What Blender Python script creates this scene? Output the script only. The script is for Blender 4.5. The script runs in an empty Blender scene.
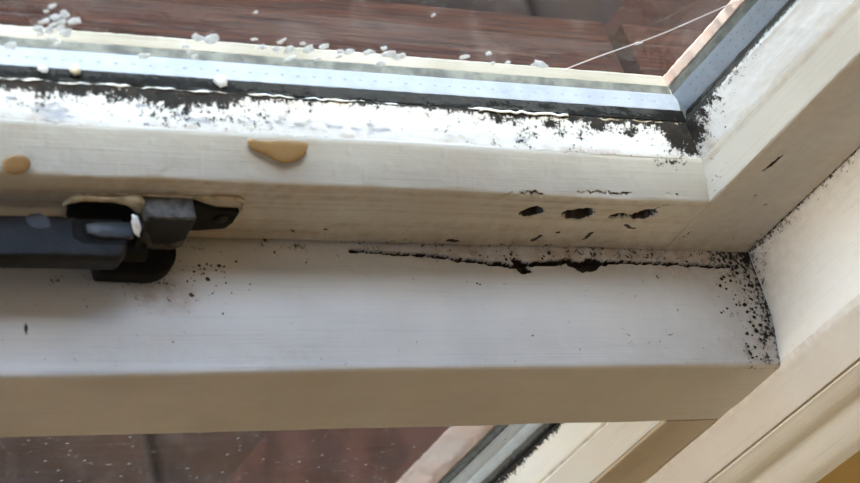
import bpy, math, random
import numpy as np
from mathutils import Matrix, Vector

random.seed(7)
rng = np.random.default_rng(11)
SC = bpy.context.scene
COL = SC.collection

# ------------------------------------------------------------------ camera
# Working frame in millimetres: X to the right along the window, N out of the window into the
# room, Z up.  Origin = inner corner where sash face, transom top and jamb reveal meet.
MC = np.array([[0.87152, 0.42975, 0.23617],
               [-0.02302, 0.51695, -0.85571],
               [-0.48983, 0.74033, 0.46042]])       # rows: camera right, up, back in (X, Z, N)
FPX, DEPTH = 2000.0, 620.0
def _ray(x, y):
    return MC.T @ np.array([(x - 430) / FPX, -(y - 241.5) / FPX, -1.0])
CAM = -_ray(749, 253) * DEPTH                        # (X, Z, N)
def hit(x, y, ax, val):
    """photo pixel -> point (X, N, Z) on the plane X/N/Z = val"""
    r = _ray(x, y); i = 'XZN'.index(ax)
    p = CAM + r * ((val - CAM[i]) / r[i])
    return np.array([p[0], p[2], p[1]])
def W(p):
    """(X, N, Z) mm -> Blender metres; +Y is outdoors"""
    return Vector((p[0] / 1000, -p[1] / 1000, p[2] / 1000))

cam = bpy.data.cameras.new('camera'); camo = bpy.data.objects.new('camera', cam); COL.objects.link(camo)
cam.sensor_width = 36; cam.lens = FPX / 860 * 36; cam.clip_start = 0.01; cam.clip_end = 200
r_, u_, b_ = [Vector((v[0], -v[2], v[1])).normalized() for v in MC]
mw = Matrix((r_, u_, b_)).transposed().to_4x4()
mw.translation = W((CAM[0], CAM[2], CAM[1]))
camo.matrix_world = mw
cam.dof.use_dof = True; cam.dof.focus_distance = 0.585; cam.dof.aperture_fstop = 22
SC.camera = camo

# ------------------------------------------------------------------ world, sun, unseen room lights, exposure
wd = bpy.data.worlds.new('sky'); SC.world = wd; wd.use_nodes = True
nt = wd.node_tree; bg = nt.nodes['Background']
sky = nt.nodes.new('ShaderNodeTexSky'); sky.sky_type = 'NISHITA'; sky.sun_disc = False
sky.sun_elevation = math.radians(68); sky.sun_rotation = math.radians(-30); sky.dust_density = 1.0; sky.air_density = 1.0; sky.ozone_density = 3.0
nt.links.new(sky.outputs['Color'], bg.inputs['Color']); bg.inputs['Strength'].default_value = 0.62

sun = bpy.data.lights.new('sun', 'SUN'); sun.energy = 4.6; sun.angle = math.radians(3); sun.color = (1, 0.96, 0.90)
so = bpy.data.objects.new('sun', sun); COL.objects.link(so)
SUN_DIR = Vector((0.22, -0.268, -0.94)).normalized()          # travel direction: from outdoors, upper left
so.rotation_euler = SUN_DIR.to_track_quat('-Z', 'Y').to_euler()

lamp = bpy.data.lights.new('unseen_light_right', 'POINT'); lamp.energy = 1.6; lamp.color = (1, 0.80, 0.42); lamp.shadow_soft_size = 0.12
lo = bpy.data.objects.new('unseen_light_right', lamp); COL.objects.link(lo); lo.location = W((400, 560, -140))  # unseen bare point light, added for warm light from the right

lamp2 = bpy.data.lights.new('unseen_light_left', 'POINT'); lamp2.energy = 23; lamp2.color = (1, 0.92, 0.80); lamp2.shadow_soft_size = 0.10
lo2 = bpy.data.objects.new('unseen_light_left', lamp2); COL.objects.link(lo2); lo2.location = W((-1500, 140, -70))  # added point light out of view, brightens the surfaces that face left

vs = SC.view_settings
vs.view_transform = 'Standard'; vs.look = 'None'; vs.gamma = 1; vs.use_curve_mapping = False; vs.exposure = 0.8

# ------------------------------------------------------------------ helpers
def _hash(ix, iy, seed):
    h = np.sin(ix * 127.1 + iy * 311.7 + seed * 74.7) * 43758.5453
    return h - np.floor(h)
def vnoise(x, y, seed=0):
    x = np.asarray(x, float); y = np.asarray(y, float)
    ix, iy = np.floor(x), np.floor(y); fx, fy = x - ix, y - iy
    fx = fx * fx * (3 - 2 * fx); fy = fy * fy * (3 - 2 * fy)
    a = _hash(ix, iy, seed); b = _hash(ix + 1, iy, seed); c = _hash(ix, iy + 1, seed); d = _hash(ix + 1, iy + 1, seed)
    return (a * (1 - fx) + b * fx) * (1 - fy) + (c * (1 - fx) + d * fx) * fy
def fbm(x, y, seed=0, oct=3):
    s = 0; a = 0.5
    for k in range(oct):
        s = s + a * vnoise(x * 2 ** k, y * 2 ** k, seed + k * 13); a *= 0.5
    return s
def sstep(a, b, x):
    t = np.clip((x - a) / (b - a), 0, 1); return t * t * (3 - 2 * t)
def seg_mask(px, py, pts):
    """pts: list of (x, y, halfwidth); soft mask of a polyline of varying width"""
    m = np.zeros_like(px)
    for (x0, y0, w0), (x1, y1, w1) in zip(pts[:-1], pts[1:]):
        dx, dy = x1 - x0, y1 - y0; L = dx * dx + dy * dy + 1e-9
        t = np.clip(((px - x0) * dx + (py - y0) * dy) / L, 0, 1)
        d = np.hypot(px - x0 - t * dx, py - y0 - t * dy); w = w0 + (w1 - w0) * t
        m = np.maximum(m, 1 - sstep(w * 0.65, w * 1.25, d))
    return m

def link(name, me, mat, parent=None, smooth=True):
    o = bpy.data.objects.new(name, me); COL.objects.link(o)
    if mat is not None and len(me.materials) == 0: me.materials.append(mat)
    if parent is not None: o.parent = parent
    if smooth and len(me.polygons): me.polygons.foreach_set('use_smooth', np.ones(len(me.polygons), bool))
    return o
def raw(name, verts, faces, mat, parent=None, smooth=False, attrs=None):
    v = np.asarray(verts, float).copy()
    v = np.stack([v[:, 0], -v[:, 1], v[:, 2]], 1) / 1000
    me = bpy.data.meshes.new(name); me.from_pydata(v.tolist(), [], faces if isinstance(faces, list) else faces.tolist())
    for k, a in (attrs or {}).items():
        at = me.attributes.new(k, 'FLOAT', 'POINT'); at.data.foreach_set('value', np.asarray(a, np.float32).ravel())
    me.update()
    import bmesh
    bm = bmesh.new(); bm.from_mesh(me); bmesh.ops.recalc_face_normals(bm, faces=bm.faces); bm.to_mesh(me); bm.free()
    return link(name, me, mat, parent, smooth)
def box(name, lo_, hi_, mat, parent=None, bevel=0.0):
    import bmesh
    (x0, n0, z0), (x1, n1, z1) = lo_, hi_
    bm = bmesh.new()
    vv = [bm.verts.new(W(p)) for p in ((x0, n0, z0), (x1, n0, z0), (x1, n1, z0), (x0, n1, z0), (x0, n0, z1), (x1, n0, z1), (x1, n1, z1), (x0, n1, z1))]
    for f in ((0, 1, 2, 3), (4, 5, 6, 7), (0, 1, 5, 4), (1, 2, 6, 5), (2, 3, 7, 6), (3, 0, 4, 7)): bm.faces.new([vv[i] for i in f])
    if bevel: bmesh.ops.bevel(bm, geom=bm.edges[:], offset=bevel / 1000, segments=2, affect='EDGES', profile=0.6)
    bmesh.ops.recalc_face_normals(bm, faces=bm.faces)
    me = bpy.data.meshes.new(name); bm.to_mesh(me); bm.free()
    return link(name, me, mat, parent, False)
def multibox(name, boxes, mat, parent=None):
    v = []; f = []
    for (x0, n0, z0), (x1, n1, z1) in boxes:
        b = len(v)
        v += [(x0, n0, z0), (x1, n0, z0), (x1, n1, z0), (x0, n1, z0), (x0, n0, z1), (x1, n0, z1), (x1, n1, z1), (x0, n1, z1)]
        f += [[b + i for i in q] for q in ((0, 1, 2, 3), (4, 5, 6, 7), (0, 1, 5, 4), (1, 2, 6, 5), (2, 3, 7, 6), (3, 0, 4, 7))]
    return raw(name, v, f, mat, parent)
def prism(name, poly, axis, a, b, mat, parent=None, bevel=0.0, segs=2):
    """extrude a polygon: axis 'N' poly=(X,Z); axis 'Z' poly=(X,N); axis 'X' poly=(N,Z)"""
    import bmesh
    def P(q, t):
        return {'N': (q[0], t, q[1]), 'Z': (q[0], q[1], t), 'X': (t, q[0], q[1])}[axis]
    bm = bmesh.new()
    va = [bm.verts.new(W(P(q, a))) for q in poly]; vb = [bm.verts.new(W(P(q, b))) for q in poly]
    bm.faces.new(va); bm.faces.new(vb[::-1])
    for i in range(len(poly)):
        j = (i + 1) % len(poly); bm.faces.new((va[i], va[j], vb[j], vb[i]))
    bmesh.ops.recalc_face_normals(bm, faces=bm.faces)
    if bevel:
        ed = [e for e in bm.edges if len(e.link_faces) == 2 and e.calc_face_angle(0) > 0.5]
        bmesh.ops.bevel(bm, geom=ed, offset=bevel / 1000, segments=segs, affect='EDGES', profile=0.5)
    me = bpy.data.meshes.new(name); bm.to_mesh(me); bm.free()
    o = link(name, me, mat, parent, True)
    mod_sharp(me)
    return o
def mod_sharp(me, ang=40):
    try: me.set_sharp_from_angle(angle=math.radians(ang))
    except Exception: pass

def profile(pts, r=0.0, step=0.4, coarse=8.0, seg=4):
    """closed polygon of (a, b, dense?) -> dense closed polyline with rounded corners.
    pts: list of (a, b, radius, dense_edge_after)"""
    n = len(pts); out = []
    P = [np.array(p[:2], float) for p in pts]
    corner = []
    for i in range(n):
        p0, p1, p2 = P[i - 1], P[i], P[(i + 1) % n]; rr = pts[i][2]
        d0 = p0 - p1; d2 = p2 - p1; l0 = np.linalg.norm(d0); l2 = np.linalg.norm(d2); d0 /= l0; d2 /= l2
        if rr > 0:
            t = min(rr, l0 * 0.45, l2 * 0.45); a = p1 + d0 * t; c = p1 + d2 * t
            arc = [(1 - s) ** 2 * a + 2 * s * (1 - s) * p1 + s * s * c for s in np.linspace(0, 1, seg + 1)]
        else: arc = [p1]
        corner.append(arc)
    for i in range(n):
        out += corner[i]
        a = corner[i][-1]; b = corner[(i + 1) % n][0]
        L = np.linalg.norm(b - a); k = int(L / (step if pts[i][3] else coarse))
        for s in range(1, k): out.append(a + (b - a) * s / k)
    return np.array(out)

def loft(name, A, B, tvals, mat, parent=None, field=None, capped=True, smooth=True):
    """A, B: (m,3) rings of start/end points (X,N,Z); rings at parameters tvals in 0..1.
    field(P)->(displacement (k,3), dict of attributes)"""
    m = len(A); T = np.asarray(tvals); nt_ = len(T)
    P = A[None] + (B - A)[None] * T[:, None, None]
    V = P.reshape(-1, 3); attrs = {}
    if field is not None:
        D, attrs = field(V); V = V + D
    i = np.arange(nt_ - 1)[:, None]; j = np.arange(m)[None]
    a = i * m + j; b = i * m + (j + 1) % m
    F = np.stack([a, b, b + m, a + m], -1).reshape(-1, 4)
    faces = F.tolist()
    if capped: faces += [list(range(m)), list(range((nt_ - 1) * m, nt_ * m))]
    v = np.stack([V[:, 0], -V[:, 1], V[:, 2]], 1) / 1000
    # orientation
    ring = A; c = ring.mean(0); nrm = sum(np.cross(ring[k] - c, ring[(k + 1) % m] - c) for k in range(m))
    flip = np.dot(nrm, (B - A).mean(0)) < 0
    if not flip: faces = [f[::-1] for f in faces]
    # mirrored axis (Y = -N) flips orientation once more
    faces = [f[::-1] for f in faces]
    if capped:
        faces[-1] = faces[-1][::-1]
    me = bpy.data.meshes.new(name); me.from_pydata(v.tolist(), [], faces)
    for k, at_ in attrs.items():
        at = me.attributes.new(k, 'FLOAT', 'POINT'); at.data.foreach_set('value', np.asarray(at_, np.float32).ravel())
    me.update()
    o = link(name, me, mat, parent, smooth)
    mod_sharp(me, 50)
    return o
def tspan(total, dense, step, coarse=20.0):
    """parameters for a length `total` whose last `dense` mm are finely cut (0 = far end)"""
    n1 = max(2, int((total - dense) / coarse)); n2 = max(2, int(dense / step))
    a = np.linspace(0, (total - dense) / total, n1, endpoint=False); b = np.linspace((total - dense) / total, 1, n2)
    return np.concatenate([a, b])
def tube(name, pts, rad, mat, parent=None, seg=8):
    cu = bpy.data.curves.new(name, 'CURVE'); cu.dimensions = '3D'; cu.bevel_depth = rad / 1000; cu.bevel_resolution = 2
    sp = cu.splines.new('POLY'); sp.points.add(len(pts) - 1)
    for q, p in zip(sp.points, pts): q.co = (*W(p), 1)
    o = bpy.data.objects.new(name, cu); COL.objects.link(o)
    dg = bpy.context.evaluated_depsgraph_get(); me = bpy.data.meshes.new_from_object(o.evaluated_get(dg)); bpy.data.objects.remove(o)
    me.name = name; me.materials.clear()
    return link(name, me, mat, parent, True)
def empty(name, loc=(0, 0, 0)):
    o = bpy.data.objects.new(name, None); COL.objects.link(o); o.empty_display_size = 0.02
    return o
def tag(o, label=None, cat=None, group=None, kind=None):
    if label: o['label'] = label
    if cat: o['category'] = cat
    if group: o['group'] = group
    if kind: o['kind'] = kind
    return o

# ------------------------------------------------------------------ materials
def newmat(name):
    m = bpy.data.materials.new(name); m.use_nodes = True; t = m.node_tree
    return m, t, t.nodes['Principled BSDF']
def N(t, typ, **kw):
    n = t.nodes.new(typ)
    for k, v in kw.items(): setattr(n, k, v)
    return n
def noise(t, vec, scale, detail=3, rough=0.55):
    n = N(t, 'ShaderNodeTexNoise'); n.inputs['Scale'].default_value = scale; n.inputs['Detail'].default_value = detail; n.inputs['Roughness'].default_value = rough
    t.links.new(vec, n.inputs['Vector']); return n.outputs['Fac']
def mapping(t, scale):
    tc = N(t, 'ShaderNodeTexCoord'); mp = N(t, 'ShaderNodeMapping'); mp.inputs['Scale'].default_value = scale
    t.links.new(tc.outputs['Object'], mp.inputs['Vector']); return mp.outputs['Vector']
def math_(t, op, a, b=None, c=None, clamp=False):
    n = N(t, 'ShaderNodeMath', operation=op, use_clamp=clamp)
    for i, v in enumerate((a, b, c)):
        if v is None: continue
        if isinstance(v, (int, float)): n.inputs[i].default_value = v
        else: t.links.new(v, n.inputs[i])
    return n.outputs[0]
def mixc(t, fac, a, b):
    n = N(t, 'ShaderNodeMix', data_type='RGBA')
    for s, v in ((n.inputs[0], fac), (n.inputs[6], a), (n.inputs[7], b)):
        if isinstance(v, (int, float)): s.default_value = v
        elif isinstance(v, tuple): s.default_value = (*v, 1)
        else: t.links.new(v, s)
    return n.outputs[2]
def ramp01(t, v, lo_, hi_):
    n = N(t, 'ShaderNodeMapRange', interpolation_type='SMOOTHSTEP')
    for i, q in ((0, v), (1, lo_), (2, hi_)):
        if isinstance(q, (int, float)): n.inputs[i].default_value = q
        else: t.links.new(q, n.inputs[i])
    return n.outputs[0]
def attr(t, name):
    a = N(t, 'ShaderNodeAttribute'); a.attribute_name = name; return a.outputs['Fac']
def bump(t, h, strength, dist, bs):
    b = N(t, 'ShaderNodeBump'); b.inputs['Strength'].default_value = strength; b.inputs['Distance'].default_value = dist
    t.links.new(h, b.inputs['Height']); t.links.new(b.outputs['Normal'], bs.inputs['Normal'])

MOULD = (0.012, 0.010, 0.008)
def paint(name, col, col2, grain=(1, 60, 60), rough=0.42, gstr=0.25, wear=True):
    """old brushed gloss paint; attributes mould (density), rot (bare dark wood), stain (ochre)"""
    m, t, bs = newmat(name)
    v1 = mapping(t, (1, 1, 1)); vg = mapping(t, grain)
    big = noise(t, v1, 22, 4); streak = noise(t, vg, 28, 4, 0.6); fine = noise(t, v1, 900, 2)
    c = mixc(t, ramp01(t, big, 0.35, 0.7), col, col2)
    c = mixc(t, math_(t, 'MULTIPLY', ramp01(t, streak, 0.52, 0.75), 0.30), c, tuple(q * 0.72 for q in col2))
    h = math_(t, 'ADD', math_(t, 'MULTIPLY', streak, 0.7), math_(t, 'MULTIPLY', fine, 0.25))
    if wear:
        st = attr(t, 'stain_shade'); mo = attr(t, 'mould'); rt = attr(t, 'rot')
        sn = noise(t, v1, 260, 3)
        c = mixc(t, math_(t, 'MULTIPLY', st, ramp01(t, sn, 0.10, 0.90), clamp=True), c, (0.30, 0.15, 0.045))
        # fine specks of mould: threshold a fine noise by the density attribute
        s1 = noise(t, v1, 900, 4, 0.65); s2 = noise(t, v1, 300, 5, 0.68)
        sm = math_(t, 'ADD', math_(t, 'MULTIPLY', s1, 0.45), math_(t, 'MULTIPLY', s2, 0.55))
        thr = math_(t, 'SUBTRACT', 0.70, math_(t, 'MULTIPLY', mo, 0.33))
        mk = ramp01(t, sm, math_(t, 'SUBTRACT', thr, 0.05), math_(t, 'ADD', thr, 0.05))
        mk = math_(t, 'MULTIPLY', mk, ramp01(t, mo, 0.01, 0.08))
        c = mixc(t, mk, c, mixc(t, ramp01(t, noise(t, v1, 420, 3), 0.45, 0.7), MOULD, (0.032, 0.021, 0.013)))
        rr = noise(t, v1, 700, 3)
        c = mixc(t, ramp01(t, math_(t, 'ADD', rt, math_(t, 'MULTIPLY', math_(t, 'SUBTRACT', rr, 0.5), 0.5)), 0.35, 0.6), c, (0.020, 0.012, 0.008))
        ro = math_(t, 'ADD', rough, math_(t, 'MULTIPLY', mk, 0.4)); t.links.new(ro, bs.inputs['Roughness'])
        h = math_(t, 'ADD', h, math_(t, 'MULTIPLY', mk, 0.8))
    else: bs.inputs['Roughness'].default_value = rough
    t.links.new(c, bs.inputs['Base Color'])
    bump(t, h, gstr, 0.0006, bs)
    return m
M_rail = paint('old_cream_paint_rail', (0.66, 0.63, 0.54), (0.58, 0.54, 0.45))
M_bead = paint('old_white_paint_bead', (0.86, 0.85, 0.80), (0.80, 0.78, 0.72))
M_transom = paint('old_white_paint_transom', (0.70, 0.69, 0.66), (0.62, 0.61, 0.58))
M_stile = paint('old_cream_paint_stile', (0.64, 0.60, 0.51), (0.58, 0.53, 0.44), (60, 60, 1))
M_sbead = paint('old_white_paint_stile_bead', (0.84, 0.83, 0.79), (0.76, 0.74, 0.68), (60, 60, 1))
M_jamb = paint('old_cream_paint_jamb', (0.84, 0.81, 0.73), (0.79, 0.76, 0.67), (40, 40, 1))
M_arch = paint('cream_architrave_paint', (0.90, 0.88, 0.80), (0.86, 0.83, 0.74), (40, 40, 1), wear=False)
M_low = paint('drab_stone_paint', (0.60, 0.53, 0.40), (0.56, 0.49, 0.37), (60, 60, 1))
M_lowb = paint('lower_white_bead_paint', (0.84, 0.83, 0.76), (0.80, 0.78, 0.70), (60, 60, 1))
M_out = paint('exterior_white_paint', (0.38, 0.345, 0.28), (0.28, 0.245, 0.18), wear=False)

def simple(name, col, rough=0.5, metal=0.0, nscale=0, col2=None, bstr=0.0, spec=0.5):
    m, t, bs = newmat(name)
    bs.inputs['Base Color'].default_value = (*col, 1); bs.inputs['Roughness'].default_value = rough; bs.inputs['Metallic'].default_value = metal
    bs.inputs['Specular IOR Level'].default_value = spec
    if nscale:
        v = mapping(t, (1, 1, 1)); n = noise(t, v, nscale, 4)
        t.links.new(mixc(t, ramp01(t, n, 0.35, 0.68), col, col2 or tuple(q * 0.6 for q in col)), bs.inputs['Base Color'])
        if bstr: bump(t, n, bstr, 0.0006, bs)
    return m
M_alu = simple('spacer_aluminium', (0.36, 0.385, 0.43), 0.5, 0.2, 160, (0.31, 0.335, 0.38))
M_alu2 = simple('lower_spacer_aluminium', (0.82, 0.83, 0.82), 0.5, 0.1, 160, (0.70, 0.71, 0.70))
M_black = simple('black_mouldy_gasket', (0.010, 0.009, 0.008), 0.9, 0, 500, (0.004, 0.004, 0.004), 0.5, spec=0.15)
M_grey = simple('grey_sealant', (0.16, 0.15, 0.12), 0.7, 0, 260, (0.05, 0.045, 0.035))
M_salmon = simple('salmon_exterior_paint', (0.96, 0.58, 0.42), 0.6, 0, 60, (0.95, 0.68, 0.54))
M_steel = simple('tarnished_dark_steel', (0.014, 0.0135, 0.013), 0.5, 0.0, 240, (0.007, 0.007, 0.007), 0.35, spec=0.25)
M_worn = simple('worn_grey_steel', (0.13, 0.125, 0.115), 0.5, 0.1, 420, (0.035, 0.032, 0.030), 0.6, spec=0.35)
M_tongue = simple('rubbed_dark_steel', (0.026, 0.026, 0.028), 0.4, 0.0, 420, (0.013, 0.013, 0.013), 0.4)
M_darksteel = simple('black_grimy_steel_and_shade', (0.010, 0.009, 0.008), 0.7, 0.0, 300, (0.005, 0.005, 0.005), 0.3, spec=0.15)
M_filler = simple('yellowed_filler', (0.60, 0.52, 0.37), 0.6, 0, 300, (0.34, 0.26, 0.15), 0.5)
def flake_mat():
    m = bpy.data.materials.new('thin_dried_flake'); m.use_nodes = True; t = m.node_tree; t.nodes.clear()
    out = N(t, 'ShaderNodeOutputMaterial'); d = N(t, 'ShaderNodeBsdfDiffuse'); tl = N(t, 'ShaderNodeBsdfTranslucent'); mx = N(t, 'ShaderNodeMixShader'); mx.inputs[0].default_value = 0.6
    c = mixc(t, ramp01(t, noise(t, mapping(t, (1, 1, 1)), 700, 3), 0.35, 0.65), (0.95, 0.93, 0.90), (0.78, 0.74, 0.68))
    t.links.new(c, d.inputs['Color']); t.links.new(c, tl.inputs['Color'])
    t.links.new(d.outputs[0], mx.inputs[1]); t.links.new(tl.outputs[0], mx.inputs[2]); t.links.new(mx.outputs[0], out.inputs['Surface'])
    return m
M_flake = flake_mat()
M_web = simple('cobweb', (0.80, 0.72, 0.66), 0.6)
M_crumb = simple('black_mould_crumb', (0.014, 0.011, 0.009), 0.9)
M_seal = simple('cracked_white_sealant', (0.88, 0.86, 0.80), 0.6, 0, 400, (0.60, 0.54, 0.42), 0.4)
M_wall = simple('yellow_wall_paint', (0.70, 0.54, 0.27), 0.8, 0, 30, (0.66, 0.50, 0.24))
M_room = simple('warm_room_paint', (0.40, 0.33, 0.23), 0.85)
M_brick = simple('dark_brick_render', (0.095, 0.040, 0.028), 0.9, 0, 40, (0.055, 0.025, 0.018), 0.4, spec=0.1)
M_floor = simple('brown_floor', (0.28, 0.18, 0.10), 0.6)
M_dots = simple('spacer_perforation', (0.22, 0.24, 0.28), 0.6)

def resin_mat():
    m, t, bs = newmat('amber_resin')
    v = mapping(t, (1, 1, 1)); n = noise(t, v, 120, 3)
    t.links.new(mixc(t, n, (0.42, 0.235, 0.085), (0.55, 0.36, 0.17)), bs.inputs['Base Color'])
    bs.inputs['Roughness'].default_value = 0.18; bs.inputs['Transmission Weight'].default_value = 0.25; bs.inputs['IOR'].default_value = 1.4
    return m
M_resin = resin_mat()

def glass_mat(name, dust, speck, streak_s=(2, 2, 30), tint=(0.95, 0.97, 0.96)):
    m = bpy.data.materials.new(name); m.use_nodes = True; t = m.node_tree; t.nodes.clear()
    out = N(t, 'ShaderNodeOutputMaterial'); tr = N(t, 'ShaderNodeBsdfTransparent'); gl = N(t, 'ShaderNodeBsdfGlossy'); df = N(t, 'ShaderNodeBsdfDiffuse'); tl = N(t, 'ShaderNodeBsdfTranslucent')
    tr.inputs['Color'].default_value = (*tint, 1); gl.inputs['Roughness'].default_value = 0.03
    df.inputs['Color'].default_value = (0.80, 0.74, 0.68, 1); tl.inputs['Color'].default_value = (0.80, 0.72, 0.66, 1)
    fr = N(t, 'ShaderNodeFresnel'); fr.inputs['IOR'].default_value = 1.45
    geo = N(t, 'ShaderNodeNewGeometry')       # a surface reflects once: only where it is entered
    ff = math_(t, 'MULTIPLY', fr.outputs[0], math_(t, 'SUBTRACT', 1.0, geo.outputs['Backfacing']))
    m1 = N(t, 'ShaderNodeMixShader'); t.links.new(ff, m1.inputs[0]); t.links.new(tr.outputs[0], m1.inputs[1]); t.links.new(gl.outputs[0], m1.inputs[2])
    md = N(t, 'ShaderNodeMixShader'); md.inputs[0].default_value = 0.5; t.links.new(df.outputs[0], md.inputs[1]); t.links.new(tl.outputs[0], md.inputs[2])
    v = mapping(t, (1, 1, 1)); vsx = mapping(t, streak_s)
    film = math_(t, 'MULTIPLY', ramp01(t, noise(t, vsx, 14, 5, 0.6), 0.42, 0.72), dust)
    vo = N(t, 'ShaderNodeTexVoronoi'); vo.inputs['Scale'].default_value = 330; t.links.new(v, vo.inputs['Vector'])
    pick = N(t, 'ShaderNodeSeparateColor'); t.links.new(vo.outputs['Color'], pick.inputs[0])
    sp = math_(t, 'MULTIPLY', ramp01(t, vo.outputs['Distance'], 0.30, 0.06), ramp01(t, pick.outputs[0], 0.60, 1.0))
    sp = math_(t, 'MULTIPLY', sp, speck)
    fac = math_(t, 'ADD', film, sp, clamp=True)
    m2 = N(t, 'ShaderNodeMixShader'); t.links.new(fac, m2.inputs[0]); t.links.new(m1.outputs[0], m2.inputs[1]); t.links.new(md.outputs[0], m2.inputs[2])
    t.links.new(m2.outputs[0], out.inputs['Surface'])
    return m
M_glass = glass_mat('dirty_window_glass', 0.012, 0.12)
M_glass2 = glass_mat('dusty_lower_glass', 0.012, 0.32, (3, 3, 3))
M_glass_o = glass_mat('outer_window_glass', 0.02, 0.0)

def wood_out():
    m, t, bs = newmat('weathered_mahogany')
    v = mapping(t, (3, 60, 60)); n = noise(t, v, 14, 5, 0.62); v1 = mapping(t, (1, 1, 1)); g = noise(t, v1, 60, 5)
    c = mixc(t, ramp01(t, n, 0.3, 0.7), (0.020, 0.008, 0.005), (0.060, 0.021, 0.011))
    c = mixc(t, math_(t, 'MULTIPLY', ramp01(t, g, 0.5, 0.72), 0.55), c, (0.090, 0.058, 0.048))
    t.links.new(c, bs.inputs['Base Color']); bs.inputs['Roughness'].default_value = 0.75; bs.inputs['Specular IOR Level'].default_value = 0.08; bump(t, n, 0.4, 0.002, bs)
    return m
M_mahog = wood_out()
def slab_mat():
    m, t, bs = newmat('red_brown_paving')
    v = mapping(t, (1, 1, 1)); a = noise(t, v, 3.2, 4); b = noise(t, v, 40, 4)
    c = mixc(t, ramp01(t, a, 0.36, 0.64), (0.007, 0.0045, 0.0036), (0.026, 0.013, 0.0075))
    c = mixc(t, math_(t, 'MULTIPLY', ramp01(t, b, 0.5, 0.75), 0.5), c, (0.036, 0.027, 0.023))
    t.links.new(c, bs.inputs['Base Color']); bs.inputs['Roughness'].default_value = 0.9; bs.inputs['Specular IOR Level'].default_value = 0.08; bump(t, b, 0.5, 0.004, bs)
    return m
M_slab = slab_mat()
M_joint = simple('dark_paving_joint', (0.035, 0.027, 0.022), 0.95)

# ------------------------------------------------------------------ dimensions (mm)
XL = -700.0                      # left end of the window opening
ZT = 420.0                       # head of the upper light
XR, ZR = -33.0, 28.4             # sash rim: stile face edge, bottom rail face edge
NF = 38.0                        # front plane of transom and lower light
ZB = -39.0                       # underside of transom
RIMN = 0.0

# ================================================================== SETTING: the room and outdoors
def wall_leaf(n0, n1, over=0.0):
    return [((-1800, n0, -1500), (XL - 22 - over, n1, 1000)), ((22 + over, n0, -1500), (1200, n1, 1000)),
            ((XL - 22 - over, n0, ZT + 22), (22 + over, n1, 1000)), ((XL - 22 - over, n0, -1500), (22 + over, n1, -930))]
wf = multibox('wall_front', wall_leaf(-40.5, 34), M_wall)
wo = multibox('wall_outside', wall_leaf(-130, -40.7) + [((1.0, -40.7, -930), (21.8, -8.4, ZT))], M_brick)
tag(wo, 'dark red-brown outer wall around the window, outside', 'wall', kind='structure')
tag(wf, 'yellow painted wall beside the cream architrave, bottom right corner', 'wall', kind='structure')
WN0, WN1, WZ0, WZ1 = 70.0, 780.0, 150.0, 950.0          # unseen window added in the left wall for light from that side
w3 = empty('added_window'); tag(w3, 'plain side window, unseen, added to light the room from the left', 'window', kind='structure')
multibox('added_window_frame', [((-1870, WN0, WZ0), (-1830, WN0 + 50, WZ1)), ((-1870, WN1 - 50, WZ0), (-1830, WN1, WZ1)), ((-1870, WN0 + 50, WZ0), (-1830, WN1 - 50, WZ0 + 50)), ((-1870, WN0 + 50, WZ1 - 50), (-1830, WN1 - 50, WZ1))], M_arch, w3)
box('glass_pane', (-1853, WN0 + 50, WZ0 + 50), (-1849, WN1 - 50, WZ1 - 50), M_glass_o, w3)
tag(multibox('wall_left', [((-1900, -130, -1500), (-1800, WN0, 1000)), ((-1900, WN1, -1500), (-1800, 3100, 1000)), ((-1900, WN0, -1500), (-1800, WN1, WZ0)), ((-1900, WN0, WZ1), (-1800, WN1, 1000))], M_room), 'left side wall of the room with an added window in it', 'wall', kind='structure')
tag(box('wall_right', (1200, -120, -1500), (1300, 3100, 1000), M_room), 'plain right side wall of the room', 'wall', kind='structure')
tag(box('wall_back', (-1800, 3000, -1500), (1200, 3100, 1000), M_room), 'warm painted wall behind the viewer', 'wall', kind='structure')
tag(box('floor', (-1900, -120, -1600), (1300, 3100, -1500), M_floor), 'brown floor of the room', 'floor', kind='structure')
tag(box('ceiling', (-1900, -120, 1000), (1300, 3100, 1100), M_room), 'plain ceiling of the room', 'ceiling', kind='structure')

GZ = -1700.0
pat = box('patio', (-6000, -9000, GZ - 60), (6000, -125, GZ - 6), M_joint)
tag(pat, 'blurred red-brown paving outside, seen through the glass', 'paving', kind='structure')
SL = 390.0
slab_me = None
for i in range(-5, 6):
    for j in range(0, 11):
        if slab_me is None:
            s = box('paving_slab', (0, 0, 0), (SL - 14, -(SL - 14), 36), M_slab, pat, 5); slab_me = s.data
        else:
            s = bpy.data.objects.new('paving_slab', slab_me); COL.objects.link(s); s.parent = pat
        s.location = W((i * SL - 60 + (SL / 2 if j % 2 else 0), -140 - j * SL, GZ - 6 + random.uniform(-3, 3)))

# ================================================================== UPPER LIGHT (opening sash)
win1 = empty('window_1')
tag(win1, 'upper opening window sash, cream painted, mouldy around its glass', 'window', kind='structure')

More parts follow.
